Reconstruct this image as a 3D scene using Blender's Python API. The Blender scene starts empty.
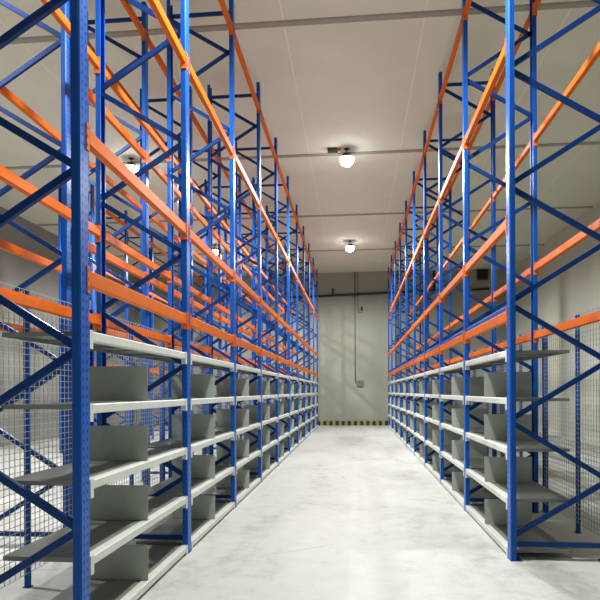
import bpy, bmesh, math, random
from mathutils import Vector, Matrix
random.seed(7)
sc = bpy.context.scene
col = sc.collection
PI = math.pi

# ------------------------------------------------------------------ materials
def new_mat(name):
    m = bpy.data.materials.new(name); m.use_nodes = True
    nt = m.node_tree
    return m, nt, nt.nodes['Principled BSDF']

def paint(name, rgb, rough=0.4, metal=0.0, var=0.08, scale=9.0, spec=0.5, bump=0.0):
    m, nt, b = new_mat(name)
    n = nt.nodes.new('ShaderNodeTexNoise'); n.inputs['Scale'].default_value = scale
    n.inputs['Detail'].default_value = 4
    geo = nt.nodes.new('ShaderNodeNewGeometry')
    nt.links.new(geo.outputs['Position'], n.inputs['Vector'])
    r = nt.nodes.new('ShaderNodeValToRGB')
    r.color_ramp.elements[0].position = .3; r.color_ramp.elements[1].position = .7
    r.color_ramp.elements[0].color = (*[c*(1-var) for c in rgb], 1)
    r.color_ramp.elements[1].color = (*[min(1, c*(1+var)) for c in rgb], 1)
    nt.links.new(n.outputs['Fac'], r.inputs['Fac'])
    nt.links.new(r.outputs['Color'], b.inputs['Base Color'])
    b.inputs['Roughness'].default_value = rough
    b.inputs['Metallic'].default_value = metal
    b.inputs['Specular IOR Level'].default_value = spec
    if bump:
        bp = nt.nodes.new('ShaderNodeBump'); bp.inputs['Strength'].default_value = bump
        nt.links.new(n.outputs['Fac'], bp.inputs['Height']); nt.links.new(bp.outputs['Normal'], b.inputs['Normal'])
    return m

def math_node(nt, op, a, b=None, c=None):
    n = nt.nodes.new('ShaderNodeMath'); n.operation = op
    for i, v in enumerate((a, b, c)):
        if v is None: continue
        if isinstance(v, (int, float)): n.inputs[i].default_value = v
        else: nt.links.new(v, n.inputs[i])
    return n.outputs[0]

LIT_BLUE = (0.007, 0.115, 0.54)  # perforated post faces: aisle lamplight painted in as a lighter blue
ORANGE = (0.74, 0.150, 0.008)
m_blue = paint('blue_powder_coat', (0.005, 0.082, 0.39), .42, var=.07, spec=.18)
m_brace = paint('blue_brace_shaded', (0.004, 0.040, 0.19), .42, var=.07, spec=.2)  # frame blue darkened, shade on the braces painted into the colour
m_orange = paint('orange_powder_coat', ORANGE, .52, var=.06, spec=.15)
m_grey = paint('pale_grey_steel', (0.74, 0.775, 0.72), .5, var=.04, spec=.3)
m_div = paint('grey_sheet_steel', (0.42, 0.46, 0.42), .40, var=.05, spec=.3)
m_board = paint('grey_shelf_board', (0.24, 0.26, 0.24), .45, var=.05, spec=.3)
m_wire = paint('galvanised_wire', (0.42, 0.45, 0.47), .45, var=.1)
m_black = paint('black_pipe_paint', (0.012, 0.013, 0.012), .5)
m_dark = paint('dark_cast_metal', (0.05, 0.05, 0.048), .45, metal=.3)
m_alu = paint('spun_aluminium', (0.6, 0.6, 0.58), .3, metal=.8)
m_box = paint('grey_plastic_box', (0.16, 0.165, 0.14), .5)
m_strip = paint('ceiling_strip_paint', (0.34, 0.33, 0.28), .6)

def perforated():
    """blue paint with lamplight painted in, and two columns of punched slots every 50 mm"""
    m, nt, b = new_mat('perforated_lit_blue_face')
    tc = nt.nodes.new('ShaderNodeTexCoord'); sx = nt.nodes.new('ShaderNodeSeparateXYZ')
    nt.links.new(tc.outputs['Object'], sx.inputs[0])
    zz = math_node(nt, 'FRACT', math_node(nt, 'DIVIDE', sx.outputs['Z'], .05))
    dz = math_node(nt, 'ABSOLUTE', math_node(nt, 'SUBTRACT', zz, .5))
    yy = math_node(nt, 'ABSOLUTE', sx.outputs['Y'])
    dy = math_node(nt, 'ABSOLUTE', math_node(nt, 'SUBTRACT', yy, .023))
    hole = math_node(nt, 'MULTIPLY', math_node(nt, 'LESS_THAN', dz, .2), math_node(nt, 'LESS_THAN', dy, .007))
    mx = nt.nodes.new('ShaderNodeMix'); mx.data_type = 'RGBA'
    nt.links.new(hole, mx.inputs['Factor'])
    mx.inputs[6].default_value = (*LIT_BLUE, 1); mx.inputs[7].default_value = (.004, .012, .05, 1)
    nt.links.new(mx.outputs[2], b.inputs['Base Color'])
    b.inputs['Roughness'].default_value = .36; b.inputs['Specular IOR Level'].default_value = .3
    return m
m_perf = perforated()

def lens_mat():
    m, nt, b = new_mat('lamp_lens')
    b.inputs['Base Color'].default_value = (.9, .9, .88, 1)
    b.inputs['Emission Color'].default_value = (1.0, 1.0, 0.965, 1)
    b.inputs['Emission Strength'].default_value = 30
    return m
m_lens = lens_mat()

def floor_mat():
    m, nt, b = new_mat('sealed_concrete')
    geo = nt.nodes.new('ShaderNodeNewGeometry')
    def noise(scale, detail, rough=.55, dist=0., stretch=(1,1,1)):
        mp = nt.nodes.new('ShaderNodeMapping'); mp.inputs['Scale'].default_value = stretch
        nt.links.new(geo.outputs['Position'], mp.inputs['Vector'])
        n = nt.nodes.new('ShaderNodeTexNoise'); n.inputs['Scale'].default_value = scale
        n.inputs['Detail'].default_value = detail; n.inputs['Roughness'].default_value = rough
        n.inputs['Distortion'].default_value = dist
        nt.links.new(mp.outputs[0], n.inputs['Vector']); return n.outputs['Fac']
    a = noise(.7, 6, .6, .6, (1, .45, 1)); c = noise(5, 8, .65, .3); d = noise(38, 4)
    f = math_node(nt, 'ADD', math_node(nt, 'MULTIPLY', a, .58), math_node(nt, 'ADD', math_node(nt, 'MULTIPLY', c, .32), math_node(nt, 'MULTIPLY', d, .10)))
    r = nt.nodes.new('ShaderNodeValToRGB'); e = r.color_ramp.elements
    e[0].position = .36; e[0].color = (.43, .44, .42, 1)
    e[1].position = .60; e[1].color = (.70, .712, .685, 1)
    k = e.new(.48); k.color = (.63, .64, .615, 1)
    nt.links.new(f, r.inputs['Fac'])
    # thin curved tyre scuffs
    w = nt.nodes.new('ShaderNodeTexWave'); w.wave_type = 'RINGS'; w.rings_direction = 'Z'
    w.inputs['Scale'].default_value = .16; w.inputs['Distortion'].default_value = 1.2; w.inputs['Detail'].default_value = 2
    mp = nt.nodes.new('ShaderNodeMapping'); mp.inputs['Location'].default_value = (3.2, -9.5, 0)
    nt.links.new(geo.outputs['Position'], mp.inputs['Vector']); nt.links.new(mp.outputs[0], w.inputs['Vector'])
    s = math_node(nt, 'GREATER_THAN', w.outputs['Fac'], .9985)
    s = math_node(nt, 'MULTIPLY', s, math_node(nt, 'MULTIPLY', math_node(nt, 'GREATER_THAN', a, .52), .16))
    mx = nt.nodes.new('ShaderNodeMix'); mx.data_type = 'RGBA'; nt.links.new(s, mx.inputs['Factor'])
    nt.links.new(r.outputs['Color'], mx.inputs[6]); mx.inputs[7].default_value = (.2, .19, .18, 1)
    nt.links.new(mx.outputs[2], b.inputs['Base Color'])
    b.inputs['Roughness'].default_value = .55; b.inputs['Specular IOR Level'].default_value = .35
    bp = nt.nodes.new('ShaderNodeBump'); bp.inputs['Strength'].default_value = .04
    nt.links.new(c, bp.inputs['Height']); nt.links.new(bp.outputs['Normal'], b.inputs['Normal'])
    return m

def panel_mat(name, rgb, axis, pitch, off, seam=.006, seamcol=.8, rough=.55):
    """sandwich panel sheet with narrow joints every pitch metres along axis"""
    m, nt, b = new_mat(name)
    geo = nt.nodes.new('ShaderNodeNewGeometry'); sx = nt.nodes.new('ShaderNodeSeparateXYZ')
    nt.links.new(geo.outputs['Position'], sx.inputs[0])
    v = math_node(nt, 'FRACT', math_node(nt, 'DIVIDE', math_node(nt, 'ADD', sx.outputs[axis], off), pitch))
    dd = math_node(nt, 'ABSOLUTE', math_node(nt, 'SUBTRACT', v, .5))
    line = math_node(nt, 'LESS_THAN', dd, seam/pitch)
    n = nt.nodes.new('ShaderNodeTexNoise'); n.inputs['Scale'].default_value = 1.1; n.inputs['Detail'].default_value = 5
    nt.links.new(geo.outputs['Position'], n.inputs['Vector'])
    r = nt.nodes.new('ShaderNodeValToRGB'); e = r.color_ramp.elements
    e[0].position = .3; e[0].color = (*[c*.93 for c in rgb], 1); e[1].position = .7; e[1].color = (*rgb, 1)
    nt.links.new(n.outputs['Fac'], r.inputs['Fac'])
    mx = nt.nodes.new('ShaderNodeMix'); mx.data_type = 'RGBA'; nt.links.new(line, mx.inputs['Factor'])
    nt.links.new(r.outputs['Color'], mx.inputs[6]); mx.inputs[7].default_value = (*[min(1, c*seamcol) for c in rgb], 1)
    nt.links.new(mx.outputs[2], b.inputs['Base Color'])
    b.inputs['Roughness'].default_value = rough; b.inputs['Specular IOR Level'].default_value = .2
    return m

def stripes_mat():
    m, nt, b = new_mat('black_yellow_stripes')
    geo = nt.nodes.new('ShaderNodeNewGeometry'); sx = nt.nodes.new('ShaderNodeSeparateXYZ')
    nt.links.new(geo.outputs['Position'], sx.inputs[0])
    v = math_node(nt, 'FRACT', math_node(nt, 'DIVIDE', math_node(nt, 'ADD', sx.outputs['X'], .06), .267))
    l = math_node(nt, 'LESS_THAN', v, .5)
    mx = nt.nodes.new('ShaderNodeMix'); mx.data_type = 'RGBA'; nt.links.new(l, mx.inputs['Factor'])
    mx.inputs[6].default_value = (.30, .26, .05, 1); mx.inputs[7].default_value = (.012, .012, .012, 1)
    nt.links.new(mx.outputs[2], b.inputs['Base Color']); b.inputs['Roughness'].default_value = .5
    return m

# ------------------------------------------------------------------ mesh helpers
class MB:
    def __init__(s): s.v = []; s.f = []; s.mi = []
    def box(s, x0, x1, y0, y1, z0, z1, mi=0):
        n = len(s.v)
        s.v += [(x, y, z) for z in (z0, z1) for y in (y0, y1) for x in (x0, x1)]
        q = [(0,2,3,1), (4,5,7,6), (0,1,5,4), (2,6,7,3), (0,4,6,2), (1,3,7,5)]
        s.f += [tuple(n+i for i in t) for t in q]; s.mi += [mi]*6
        return s
    def prism(s, prof, axis, a, b, mi=0, mis=None):
        """extrude a closed 2D outline (counter-clockwise) from a to b along axis"""
        n = len(s.v); k = len(prof)
        for t in (a, b):
            for (p, q) in prof:
                s.v.append({'x': (t, p, q), 'y': (p, t, q), 'z': (p, q, t)}[axis])
        for i in range(k):
            j = (i+1) % k
            s.f.append((n+i, n+j, n+k+j, n+k+i)); s.mi.append(mis[i] if mis else mi)
        s.f.append(tuple(n+i for i in reversed(range(k)))); s.mi.append(mi)
        s.f.append(tuple(n+k+i for i in range(k))); s.mi.append(mi)
        return s
    def lathe(s, prof, seg=28, c=(0,0), mi=0):
        """prof: list of (r, z)"""
        n = len(s.v)
        for (r, z) in prof:
            for i in range(seg):
                t = 2*PI*i/seg; s.v.append((c[0]+r*math.cos(t), c[1]+r*math.sin(t), z))
        for a in range(len(prof)-1):
            for i in range(seg):
                j = (i+1) % seg
                s.f.append((n+a*seg+i, n+a*seg+j, n+(a+1)*seg+j, n+(a+1)*seg+i)); s.mi.append(mi)
        s.f.append(tuple(n+i for i in reversed(range(seg)))); s.mi.append(mi)
        m = n+(len(prof)-1)*seg
        s.f.append(tuple(m+i for i in range(seg))); s.mi.append(mi)
        return s
    def tube(s, pts, r, seg=10, mi=0):
        n = len(s.v); P = [Vector(p) for p in pts]
        for i, p in enumerate(P):
            d = (P[min(i+1, len(P)-1)]-P[max(i-1, 0)]).normalized()
            u = d.cross(Vector((0, 0, 1)));
            if u.length < 1e-3: u = d.cross(Vector((0, 1, 0)))
            u.normalize(); w = d.cross(u)
            for k in range(seg):
                t = 2*PI*k/seg; s.v.append(tuple(p+u*r*math.cos(t)+w*r*math.sin(t)))
        for i in range(len(P)-1):
            for k in range(seg):
                j = (k+1) % seg
                s.f.append((n+i*seg+k, n+i*seg+j, n+(i+1)*seg+j, n+(i+1)*seg+k)); s.mi.append(mi)
        s.f.append(tuple(n+k for k in reversed(range(seg)))); s.mi.append(mi)
        m = n+(len(P)-1)*seg; s.f.append(tuple(m+k for k in range(seg))); s.mi.append(mi)
        return s
    def mesh(s, name, mats, smooth=False):
        me = bpy.data.meshes.new(name); me.from_pydata(s.v, [], s.f)
        for m in (mats if isinstance(mats, (list, tuple)) else [mats]): me.materials.append(m)
        me.polygons.foreach_set('material_index', s.mi)
        bm = bmesh.new(); bm.from_mesh(me)
        bmesh.ops.recalc_face_normals(bm, faces=bm.faces); bm.to_mesh(me); bm.free()
        if smooth:
            me.shade_smooth(); me.set_sharp_from_angle(angle=math.radians(40))
        me.update(); return me

def link(name, me, parent=None, loc=(0,0,0), rot=None):
    o = bpy.data.objects.new(name, me); col.objects.link(o)
    o.location = loc
    if rot: o.rotation_euler = rot
    if parent: o.parent = parent
    return o
def tag(o, label, cat, group=None):
    o['label'] = label; o['category'] = cat
    if group: o['group'] = group
    return o
def thing(name, loc=(0,0,0)):
    o = bpy.data.objects.new(name, None); o.empty_display_size = .1; col.objects.link(o); o.location = loc
    return o
def struct(name, me, loc=(0,0,0), parent=None):
    o = link(name, me, parent, loc)
    if not parent: o['kind'] = 'structure'
    return o
def dup(root, loc, rotz=0):
    r = root.copy(); col.objects.link(r); r.location = loc; r.rotation_euler = (0, 0, rotz)
    for ch in root.children:
        c = ch.copy(); col.objects.link(c); c.parent = r
        for g in ch.children:
            d = g.copy(); col.objects.link(d); d.parent = c
    return r

# ------------------------------------------------------------------ sizes
EYE = 1.5
Y1, L = 5.295, 2.093                 # first measured upright line, bay pitch
TOP = 6.585                          # upright height
DEPTH = .825                         # post centre to post centre across a frame
XA, XB, XC, XE = -1.57, -3.553, -6.39, 1.377      # aisle-side post lines
def ry(k): return Y1+(k-1)*L
CEIL = 6.68
WX0, WX1, WY0, WY1 = -9.8, 6.7, -4.5, 25.4

# ------------------------------------------------------------------ room
m_floor = floor_mat()
m_ceil = panel_mat('ceiling_panels', (.77, .79, .665), 'X', 1.96, 0, .010, 1.1, .8)
m_wall = panel_mat('end_wall_panels', (.35, .362, .30), 'X', 1.0, .72, .004, .86)
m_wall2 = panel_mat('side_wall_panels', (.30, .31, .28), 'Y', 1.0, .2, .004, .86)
struct('floor', MB().box(WX0-.1, WX1+.1, WY0-.1, WY1+.1, -.12, 0).mesh('floor', m_floor))
struct('ceiling', MB().box(WX0-.1, WX1+.1, WY0-.1, WY1+.1, CEIL, CEIL+.12).mesh('ceiling', m_ceil))
struct('wall_end', MB().box(WX0-.1, WX1+.1, WY1, WY1+.12, 0, CEIL).mesh('wall_end', m_wall))
struct('wall_back', MB().box(WX0-.1, WX1+.1, WY0-.12, WY0, 0, CEIL).mesh('wall_back', m_wall2))
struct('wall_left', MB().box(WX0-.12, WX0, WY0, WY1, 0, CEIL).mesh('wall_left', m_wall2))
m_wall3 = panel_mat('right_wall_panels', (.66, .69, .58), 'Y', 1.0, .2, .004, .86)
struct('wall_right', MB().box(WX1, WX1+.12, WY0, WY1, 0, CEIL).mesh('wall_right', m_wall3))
# ceiling cover strips across the room
for i, y in enumerate((-.7, 3.7, 8.1, 12.68, 17.1, 21.35)):
    p = [(y-.06, CEIL), (y-.05, CEIL-.022), (y+.05, CEIL-.022), (y+.06, CEIL)]
    struct('trim_%d' % (i+1), MB().prism(p, 'x', WX0, WX1).mesh('ceiling_strip', m_strip))
# kerb at the end wall
p = [(WY1-.10, 0), (WY1, 0), (WY1, .19), (WY1-.085, .19), (WY1-.10, .175)]
struct('baseboard_end', MB().prism(p, 'x', WX0, WX1).mesh('kerb', stripes_mat()))

# ------------------------------------------------------------------ upright frame
PW, PD = .058, .025                  # half face width, half depth of a post
def post_mesh():
    t = .005; b = MB()
    # omega section, perforated face towards +x, open to -x, with turned lips
    pr = [(-PD, -PW), (PD-.008, -PW), (PD, -PW+.010), (PD, PW-.010), (PD-.008, PW), (-PD, PW),
          (-PD, PW-.018), (-PD+t, PW-.018), (-PD+t, PW-t), (PD-.010, PW-t), (PD-t, PW-.014),
          (PD-t, -PW+.014), (PD-.010, -PW+t), (-PD+t, -PW+t), (-PD+t, -PW+.018), (-PD, -PW+.018)]
    mis = [0, 0, 1] + [0]*13
    b.prism(pr, 'z', .008, TOP, mis=mis)
    me = b.mesh('post', [m_blue, m_perf]); return me
me_post = post_mesh()
def foot_mesh():
    b = MB(); b.box(-.075, .027, -.058, .058, 0, .008)
    for sy in (-.035, .035):
        b.lathe([(.009, .008), (.009, .018), (.005, .018), (.005, .03)], 10, (-.055, sy))
    return b.mesh('foot_plate', m_blue)
me_foot = foot_mesh()
def channel(length, w=.043, d=.030, t=.004):
    """C channel along +x, open downwards in the y direction"""
    b = MB()
    b.box(0, length, -d/2, -d/2+t, -w/2, w/2)
    b.box(0, length, -d/2+t, d/2, w/2-t, w/2)
    b.box(0, length, -d/2+t, d/2, -w/2, -w/2+t)
    for x in (.012, length-.012):
        b.box(x-.009, x+.009, -d/2-.006, -d/2, -.009, .009)
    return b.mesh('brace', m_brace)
span = DEPTH-2*PD+.035
hz = .5*1.04-.02
dl = math.hypot(span, .5)
ang = math.atan2(.5, span)
me_h = channel(span); me_d = channel(dl)
hs = thing('upright_frame')
# local frame: high-x post at x=0, low-x post at x=-DEPTH
link('post', me_post, hs)
o = link('post', me_post, hs, (-DEPTH, 0, 0), (0, 0, PI))
f1 = link('foot_plate', me_foot, hs); f2 = link('foot_plate', me_foot, hs, (-DEPTH, 0, 0), (0, 0, PI))
xr = -DEPTH+PD-.0175
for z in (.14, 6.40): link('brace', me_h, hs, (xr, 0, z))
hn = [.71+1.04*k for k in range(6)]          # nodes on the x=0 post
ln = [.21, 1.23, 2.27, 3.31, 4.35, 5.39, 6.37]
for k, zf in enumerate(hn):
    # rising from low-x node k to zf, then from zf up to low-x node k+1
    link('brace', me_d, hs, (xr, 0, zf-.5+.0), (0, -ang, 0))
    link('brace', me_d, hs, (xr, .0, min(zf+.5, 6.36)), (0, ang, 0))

ORD = ['nearest', 'second', 'third', 'fourth', 'fifth', 'sixth', 'seventh', 'eighth', 'ninth', 'tenth', 'eleventh']
def nth(i, n, noun):
    if i == 0: return 'nearest '+noun
    if i == n-1: return 'farthest '+noun
    return ORD[i]+' '+noun+' from camera'
# rows: key, x of aisle-side posts, direction the aisle lies in, first rank, last rank, phrase
ROWS = [('A', XA, 1, 0, 10, 'left rack'), ('E', XE, -1, 1, 10, 'right rack'),
        ('B', XB, -1, 1, 10, 'rack backing onto left rack'), ('C', XC, 1, 5, 10, 'far-left rack beyond next aisle')]
first = True
for key, x, d, k0, k1, ph in ROWS:
    hx = x if d > 0 else x+DEPTH
    for k in range(k0, k1+1):
        if first: o = hs; o.location = (hx, ry(k), 0); first = False
        else: o = dup(hs, (hx, ry(k), 0))
        tag(o, 'tall blue braced upright frame, %s of the %s' % (nth(k-k0, k1-k0+1, 'frame'), ph), 'rack frame', 'upright frames of the '+ph)

# ------------------------------------------------------------------ beams
BL = L-2*PW-.006
def beam_mesh():
    h, w, c = .045, .024, .005
    pr = [(-w, -h+c), (-w+c, -h), (w-c, -h), (w, -h+c), (w, h-c), (w-c, h), (-w+.016, h), (-w+.016, h-.028), (-w, h-.028)]
    b = MB(); b.prism(pr, 'y', .004, BL-.004); return b.mesh('box_beam', m_orange)
def conn_mesh():
    b = MB()
    b.box(-.026, .030, 0, .004, -.092, .064)           # end plate on the beam end
    b.box(.026, .030, -.036, .004, -.092, .064)        # leg that hooks over the post face
    for z in (-.06, -.01, .04): b.box(.030, .033, -.028, -.016, z-.008, z+.008)
    return b.mesh('connector', m_orange)
me_beam, me_conn = beam_mesh(), conn_mesh()
def mirror_y(me):
    m2 = me.copy()
    for v in m2.vertices: v.co.y = -v.co.y
    bm = bmesh.new(); bm.from_mesh(m2); bmesh.ops.reverse_faces(bm, faces=bm.faces); bm.to_mesh(m2); bm.free()
    return m2
me_conn2 = mirror_y(me_conn)
beam0 = thing('rack_crossbar')
# the hook leg sits just proud of the post face (x = PD)
BX = PD-.0255
link('bar_body', me_beam, beam0, (BX-.0, -BL/2, 0)); link('connector', me_conn, beam0, (BX, -BL/2, 0)); link('connector', me_conn2, beam0, (BX, BL/2, 0))
LV = [(2.17, 'lowest'), (3.0, 'second'), (4.58, 'third'), (6.17, 'top')]
first = True
for key, x, d, k0, k1, ph in ROWS:
    for k in range(k0, k1):
        for z, lw in LV:
            for side in (0, 1):
                xx = x if side == 0 else x-d*DEPTH
                rz = 0 if (d > 0) == (side == 0) else PI
                loc = (xx, (ry(k)+ry(k+1))/2, z)
                if first: o = beam0; o.location = loc; first = False
                else: o = dup(beam0, loc, rz)
                if key == 'B': sw = 'far' if side == 0 else 'near'
                else: sw = 'aisle' if side == 0 else 'rear'
                tag(o, 'orange crossbar, %s level, %s side, %s, %s' % (lw, sw, nth(k-k0, k1-k0, 'bay'), ph), 'crossbar', 'orange crossbars of the '+ph)

# blue rails lying on the lowest aisle beams of the right rack
me_rail = MB().prism([(-.018, 0), (.018, 0), (.018, .042), (.012, .048), (-.012, .048), (-.018, .042)], 'y', -BL/2+.012, BL/2-.012).mesh('blue_rail', m_blue)
for k in range(1, 10):
    o = link('support_rail', me_rail, None, (XE+.004, (ry(k)+ry(k+1))/2, 2.17+.0463))
    tag(o, 'blue rail lying on the lowest orange crossbar, %s, right rack' % nth(k-1, 9, 'bay'), 'rail', 'blue rails of the right rack')

# ------------------------------------------------------------------ shelves
SD = .54; SW = BL/2-.001
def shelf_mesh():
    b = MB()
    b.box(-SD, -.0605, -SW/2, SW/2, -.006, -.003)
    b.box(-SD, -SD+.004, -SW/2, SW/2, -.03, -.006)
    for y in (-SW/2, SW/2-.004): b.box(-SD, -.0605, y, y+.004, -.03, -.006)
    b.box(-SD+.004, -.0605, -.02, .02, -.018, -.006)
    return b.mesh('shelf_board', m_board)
def edge_mesh():
    c = .006
    return MB().prism([(-.060, -.057), (-c, -.057), (0, -.057+c), (0, -c), (-c, 0), (-.060, 0)], 'y', -SW/2, SW/2).mesh('front_edge', m_grey)
me_edge = edge_mesh()
def clip_mesh():
    b = MB(); b.box(-.05, .004, 0, .003, -.105, .006); b.box(.001, .004, 0, .045, -.105, .006)
    return b.mesh('corner_bracket', m_grey)
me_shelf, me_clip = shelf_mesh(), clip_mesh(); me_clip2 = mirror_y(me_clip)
def div_mesh():
    t = .0018; b = MB(); dd = .50
    pr = [(-dd, .001), (-.012, .001), (-.008, .259), (-.014, .265), (-dd, .265)]
    b.prism(pr, 'y', -t, t)
    b.box(-dd, -.012, t, .03, .001, .004)             # foot flange
    b.box(-dd, -.016, -.010, -t, .262, .265)          # folded top edge
    return b.mesh('sheet_divider', m_div)
me_div = div_mesh()
SL = [(.078, 'lowest'), (.53, 'second'), (.98, 'third'), (1.43, 'fourth'), (1.86, 'top')]
for key, x, d, k0, k1, ph in ROWS[:2]:
    fx = x+d*(PD-.004)
    for k in range(k0, k1):
        yc = (ry(k)+ry(k+1))/2
        u = thing('shelving_unit', (fx, yc, 0)); u.rotation_euler = (0, 0, 0 if d > 0 else PI)
        tag(u, 'pale grey five-shelf unit with dividers, %s, %s' % (nth(k-k0, k1-k0, 'bay'), ph), 'shelving unit', 'grey shelving units of the '+ph)
        for z, lw in SL:
            for s in (-1, 1):
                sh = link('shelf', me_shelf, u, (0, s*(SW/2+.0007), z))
                link('front_edge', me_edge, sh)
                link('corner_bracket', me_clip if s < 0 else me_clip2, sh, (0, s*(SW/2+.0012), 0))
            if lw != 'top':
                link('divider', me_div, u, (0, -.005*d, z))

# ------------------------------------------------------------------ wire mesh panels behind the racks
MH = 2.28; ML = L-.02
def wire_mesh():
    b = MB(); w = .0021
    n = 30
    for i in range(n+1):
        y = -ML/2+.03+(ML-.06)*i/n; b.box(-w, w, y-w, y+w, .12, MH)
    k = 44
    for i in range(k+1):
        z = .12+(MH-.12)*i/k; b.box(w, 3*w, -ML/2+.02, ML/2-.02, z-w, z+w)
    return b.mesh('wire_grid', m_wire)
mp0 = thing('mesh_panel')
link('wire_grid', wire_mesh(), mp0)
me_mp = MB().box(-.018, .018, -.018, .018, .006, MH+.01).box(-.028, .028, -.028, .028, 0, .006).mesh('mesh_post', m_blue)
for y in (-ML/2+.035, 0, ML/2-.035): link('mesh_post', me_mp, mp0, (-.022, y, 0))
first = True
for key, x, d, k0, k1, ph in ROWS[:2]:
    for k in range(k0, k1):
        loc = (x-d*(DEPTH+.10), (ry(k)+ry(k+1))/2, 0)
        if first: o = mp0; o.location = loc; first = False
        else: o = dup(mp0, loc, 0 if d > 0 else PI)
        tag(o, 'galvanised wire mesh panel behind the shelves, %s, %s' % (nth(k-k0, k1-k0, 'bay'), ph), 'mesh panel', 'mesh panels behind the '+ph)

# ------------------------------------------------------------------ high bay lamps
def lamp():
    t = thing('high_bay_lamp')
    link('ceiling_plate', MB().lathe([(.05, -.02), (.06, -.012), (.06, 0)], 20).mesh('ceiling_plate', m_dark, True), t)
    link('rod', MB().lathe([(.010, -.10), (.010, -.02)], 12).mesh('rod', m_dark, True), t)
    b = MB().lathe([(.075, -.185), (.08, -.18), (.08, -.11), (.06, -.10)], 24)
    for i in range(16):
        a = 2*PI*i/16; b.box(.079*math.cos(a)-.004, .079*math.cos(a)+.004, .079*math.sin(a)-.004, .079*math.sin(a)+.004, -.18, -.112)
    link('driver_housing', b.mesh('driver_housing', m_dark), t)
    link('reflector', MB().lathe([(.155, -.205), (.158, -.198), (.12, -.172), (.08, -.168), (.08, -.172), (.115, -.178), (.150, -.205)], 36).mesh('reflector', m_alu, True), t)
    link('lens', MB().lathe([(.004, -.372), (.05, -.366), (.09, -.348), (.125, -.315), (.147, -.27), (.152, -.225), (.150, -.206)], 36).mesh('lens', m_lens, True), t)
    li = bpy.data.lights.new('lamp_light', 'SPOT'); li.energy = 950; li.spot_size = math.radians(174); li.spot_blend = .42
    li.shadow_soft_size = .15; li.color = (1, 1, .97)
    lo = bpy.data.objects.new('lamp_light', li); col.objects.link(lo); lo.parent = t; lo.location = (0, 0, -.54)
    return t
lp0 = lamp(); first = True
LY = [4.75, 12.45, 20.1]
LABEL = {-.16: ['glowing round high-bay lamp over the main aisle, just ahead of the camera above the picture',
                'large bright round lamp hanging over the middle of the main aisle', 'smaller bright lamp over the far end of the main aisle, near the end wall'],
         -4.92: ['glowing lamp over the left side aisle, abreast of the nearest frames',
                 'bright lamp over the left side aisle, seen between orange crossbars', 'farthest bright lamp over the left side aisle, seen through the racks']}
for x in (-.16, -4.92):
    for y, lb in zip(LY, LABEL[x]):
        if first: o = lp0; o.location = (x, y, CEIL); first = False
        else: o = dup(lp0, (x, y, CEIL))
        tag(o, lb, 'lamp', 'high-bay lamps')
j = thing('junction_box', (-.46, 12.4, CEIL))
link('box_body', MB().prism([(-.10, -.07), (.10, -.07), (.105, -.065), (.105, 0), (-.105, 0), (-.105, -.065)], 'y', -.06, .06).mesh('box_body', m_dark), j)
link('gland', MB().tube([(.105, 0, -.035), (.15, 0, -.035), (.17, 0, 0)], .012).mesh('gland', m_black), j)
tag(j, 'small dark junction box on the ceiling beside the large bright lamp', 'junction box')

# ------------------------------------------------------------------ things on the end wall
yw = WY1
t = thing('wall_pipe', (0, yw-.09, 0))
sl = .030
link('pipe', MB().tube([(-6.0, 0, 5.70-6.0*sl), (3.42, 0, 5.70+3.42*sl)], .045, 14).mesh('pipe', m_black, True), t)
link('valve_stub', MB().lathe([(.035, 5.70), (.035, 5.90), (.05, 5.90), (.05, 5.95), (.02, 5.95), (.02, 5.98)], 14, (-.95, 0)).mesh('valve_stub', m_black, True), t)
link('riser', MB().tube([(3.38, 0, 5.80), (3.38, 0, 6.62)], .05, 14).mesh('riser', m_black, True), t)
b = MB()
for x in (-5, -3, -1.5, .1, 1.5, 2.9): b.box(x-.015, x+.015, -.01, .09, 5.64+x*sl, 5.67+x*sl)
link('pipe_clip', b.mesh('pipe_clip', m_dark), t)
tag(t, 'long black horizontal pipe high on the end wall with a short upright stub', 'pipe')
t = thing('wall_pipe', (4.95, yw-.09, 0))
link('pipe', MB().tube([(0, 0, 5.80), (.75, 0, 5.82)], .045, 14).mesh('pipe', m_black, True), t)
link('pipe_clip', MB().box(.3, .33, -.01, .09, 5.74, 5.77).mesh('pipe_clip', m_dark), t)
tag(t, 'short black pipe on the end wall right of the right rack', 'pipe')
t = thing('wall_vent', (5.42, yw, 6.22))
b = MB().box(-.22, .22, -.12, 0, 0, .44)
link('housing', b.mesh('housing', m_dark), t)
b = MB()
for i in range(5): b.prism([(-.145, .06+i*.075), (-.12, .05+i*.075), (-.12, .09+i*.075)], 'x', -.19, .19)
link('louvre', b.mesh('louvre', m_black), t)
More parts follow.
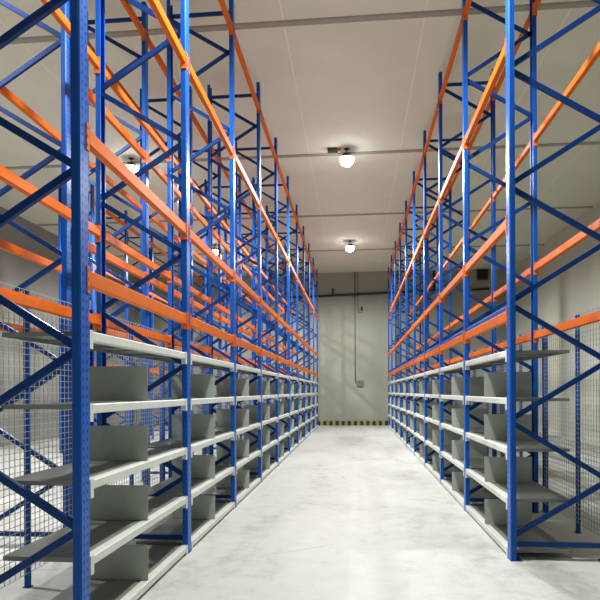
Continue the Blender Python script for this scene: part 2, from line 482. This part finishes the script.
tag(t, 'dark grey louvred unit high on the end wall beyond the right rack', 'vent')
# switch box and its conduit
t = thing('switch_box', (.20, yw, 1.71))
link('enclosure', MB().prism([(-.13, -.09), (.13, -.09), (.14, -.08), (.14, 0), (-.14, 0), (-.14, -.08)], 'z', 0, .25).mesh('enclosure', m_box), t)
link('cover', MB().box(-.11, .11, -.098, -.09, .03, .22).mesh('cover', m_box), t)
link('button', MB().box(-.02, .02, -.11, -.098, .13, .17).mesh('button', m_black), t)
tag(t, 'small grey switch box low on the middle of the end wall', 'switch box')
t = link('conduit', MB().tube([(.0, -.04, CEIL), (.0, -.04, 1.92), (.03, -.04, 1.84), (.058, -.04, 1.835)], .017, 10).mesh('conduit', m_dark, True), None, (0, yw, 0))
tag(t, 'long black vertical conduit running from ceiling down to the switch box', 'conduit')
t = thing('cable_drop', (0, yw, 0))
link('cable', MB().tube([(.13, -.02, CEIL), (.13, -.02, 5.02), (.15, -.02, 4.94), (.21, -.02, 4.91), (.30, -.02, 4.92)], .011, 8).mesh('cable', m_dark, True), t)
link('plug_socket', MB().box(.25, .34, -.06, 0, 4.99, 5.16).mesh('plug_socket', m_black), t)
tag(t, 'thin grey cable drop with hooked end and small socket on the end wall', 'cable')

# ------------------------------------------------------------------ world, camera
w = bpy.data.worlds.new('dim_room'); sc.world = w; w.use_nodes = True
w.node_tree.nodes['Background'].inputs['Color'].default_value = (.5, .5, .5, 1)
w.node_tree.nodes['Background'].inputs['Strength'].default_value = .1
cam = bpy.data.cameras.new('camera'); co = bpy.data.objects.new('camera', cam); col.objects.link(co)
co.matrix_world = Matrix.Translation((0, 0, EYE)) @ Matrix.Rotation(.095, 4, 'Z') @ Matrix.Rotation(PI/2, 4, 'X') @ Matrix.Rotation(-.00437, 4, 'Z')
cam.sensor_width = 36; cam.lens = 36*580/600; cam.shift_y = 91.2/600; cam.clip_end = 100; cam.clip_start = .05
sc.camera = co
vs = sc.view_settings; vs.view_transform = 'Standard'; vs.look = 'None'; vs.gamma = 1; vs.exposure = 0
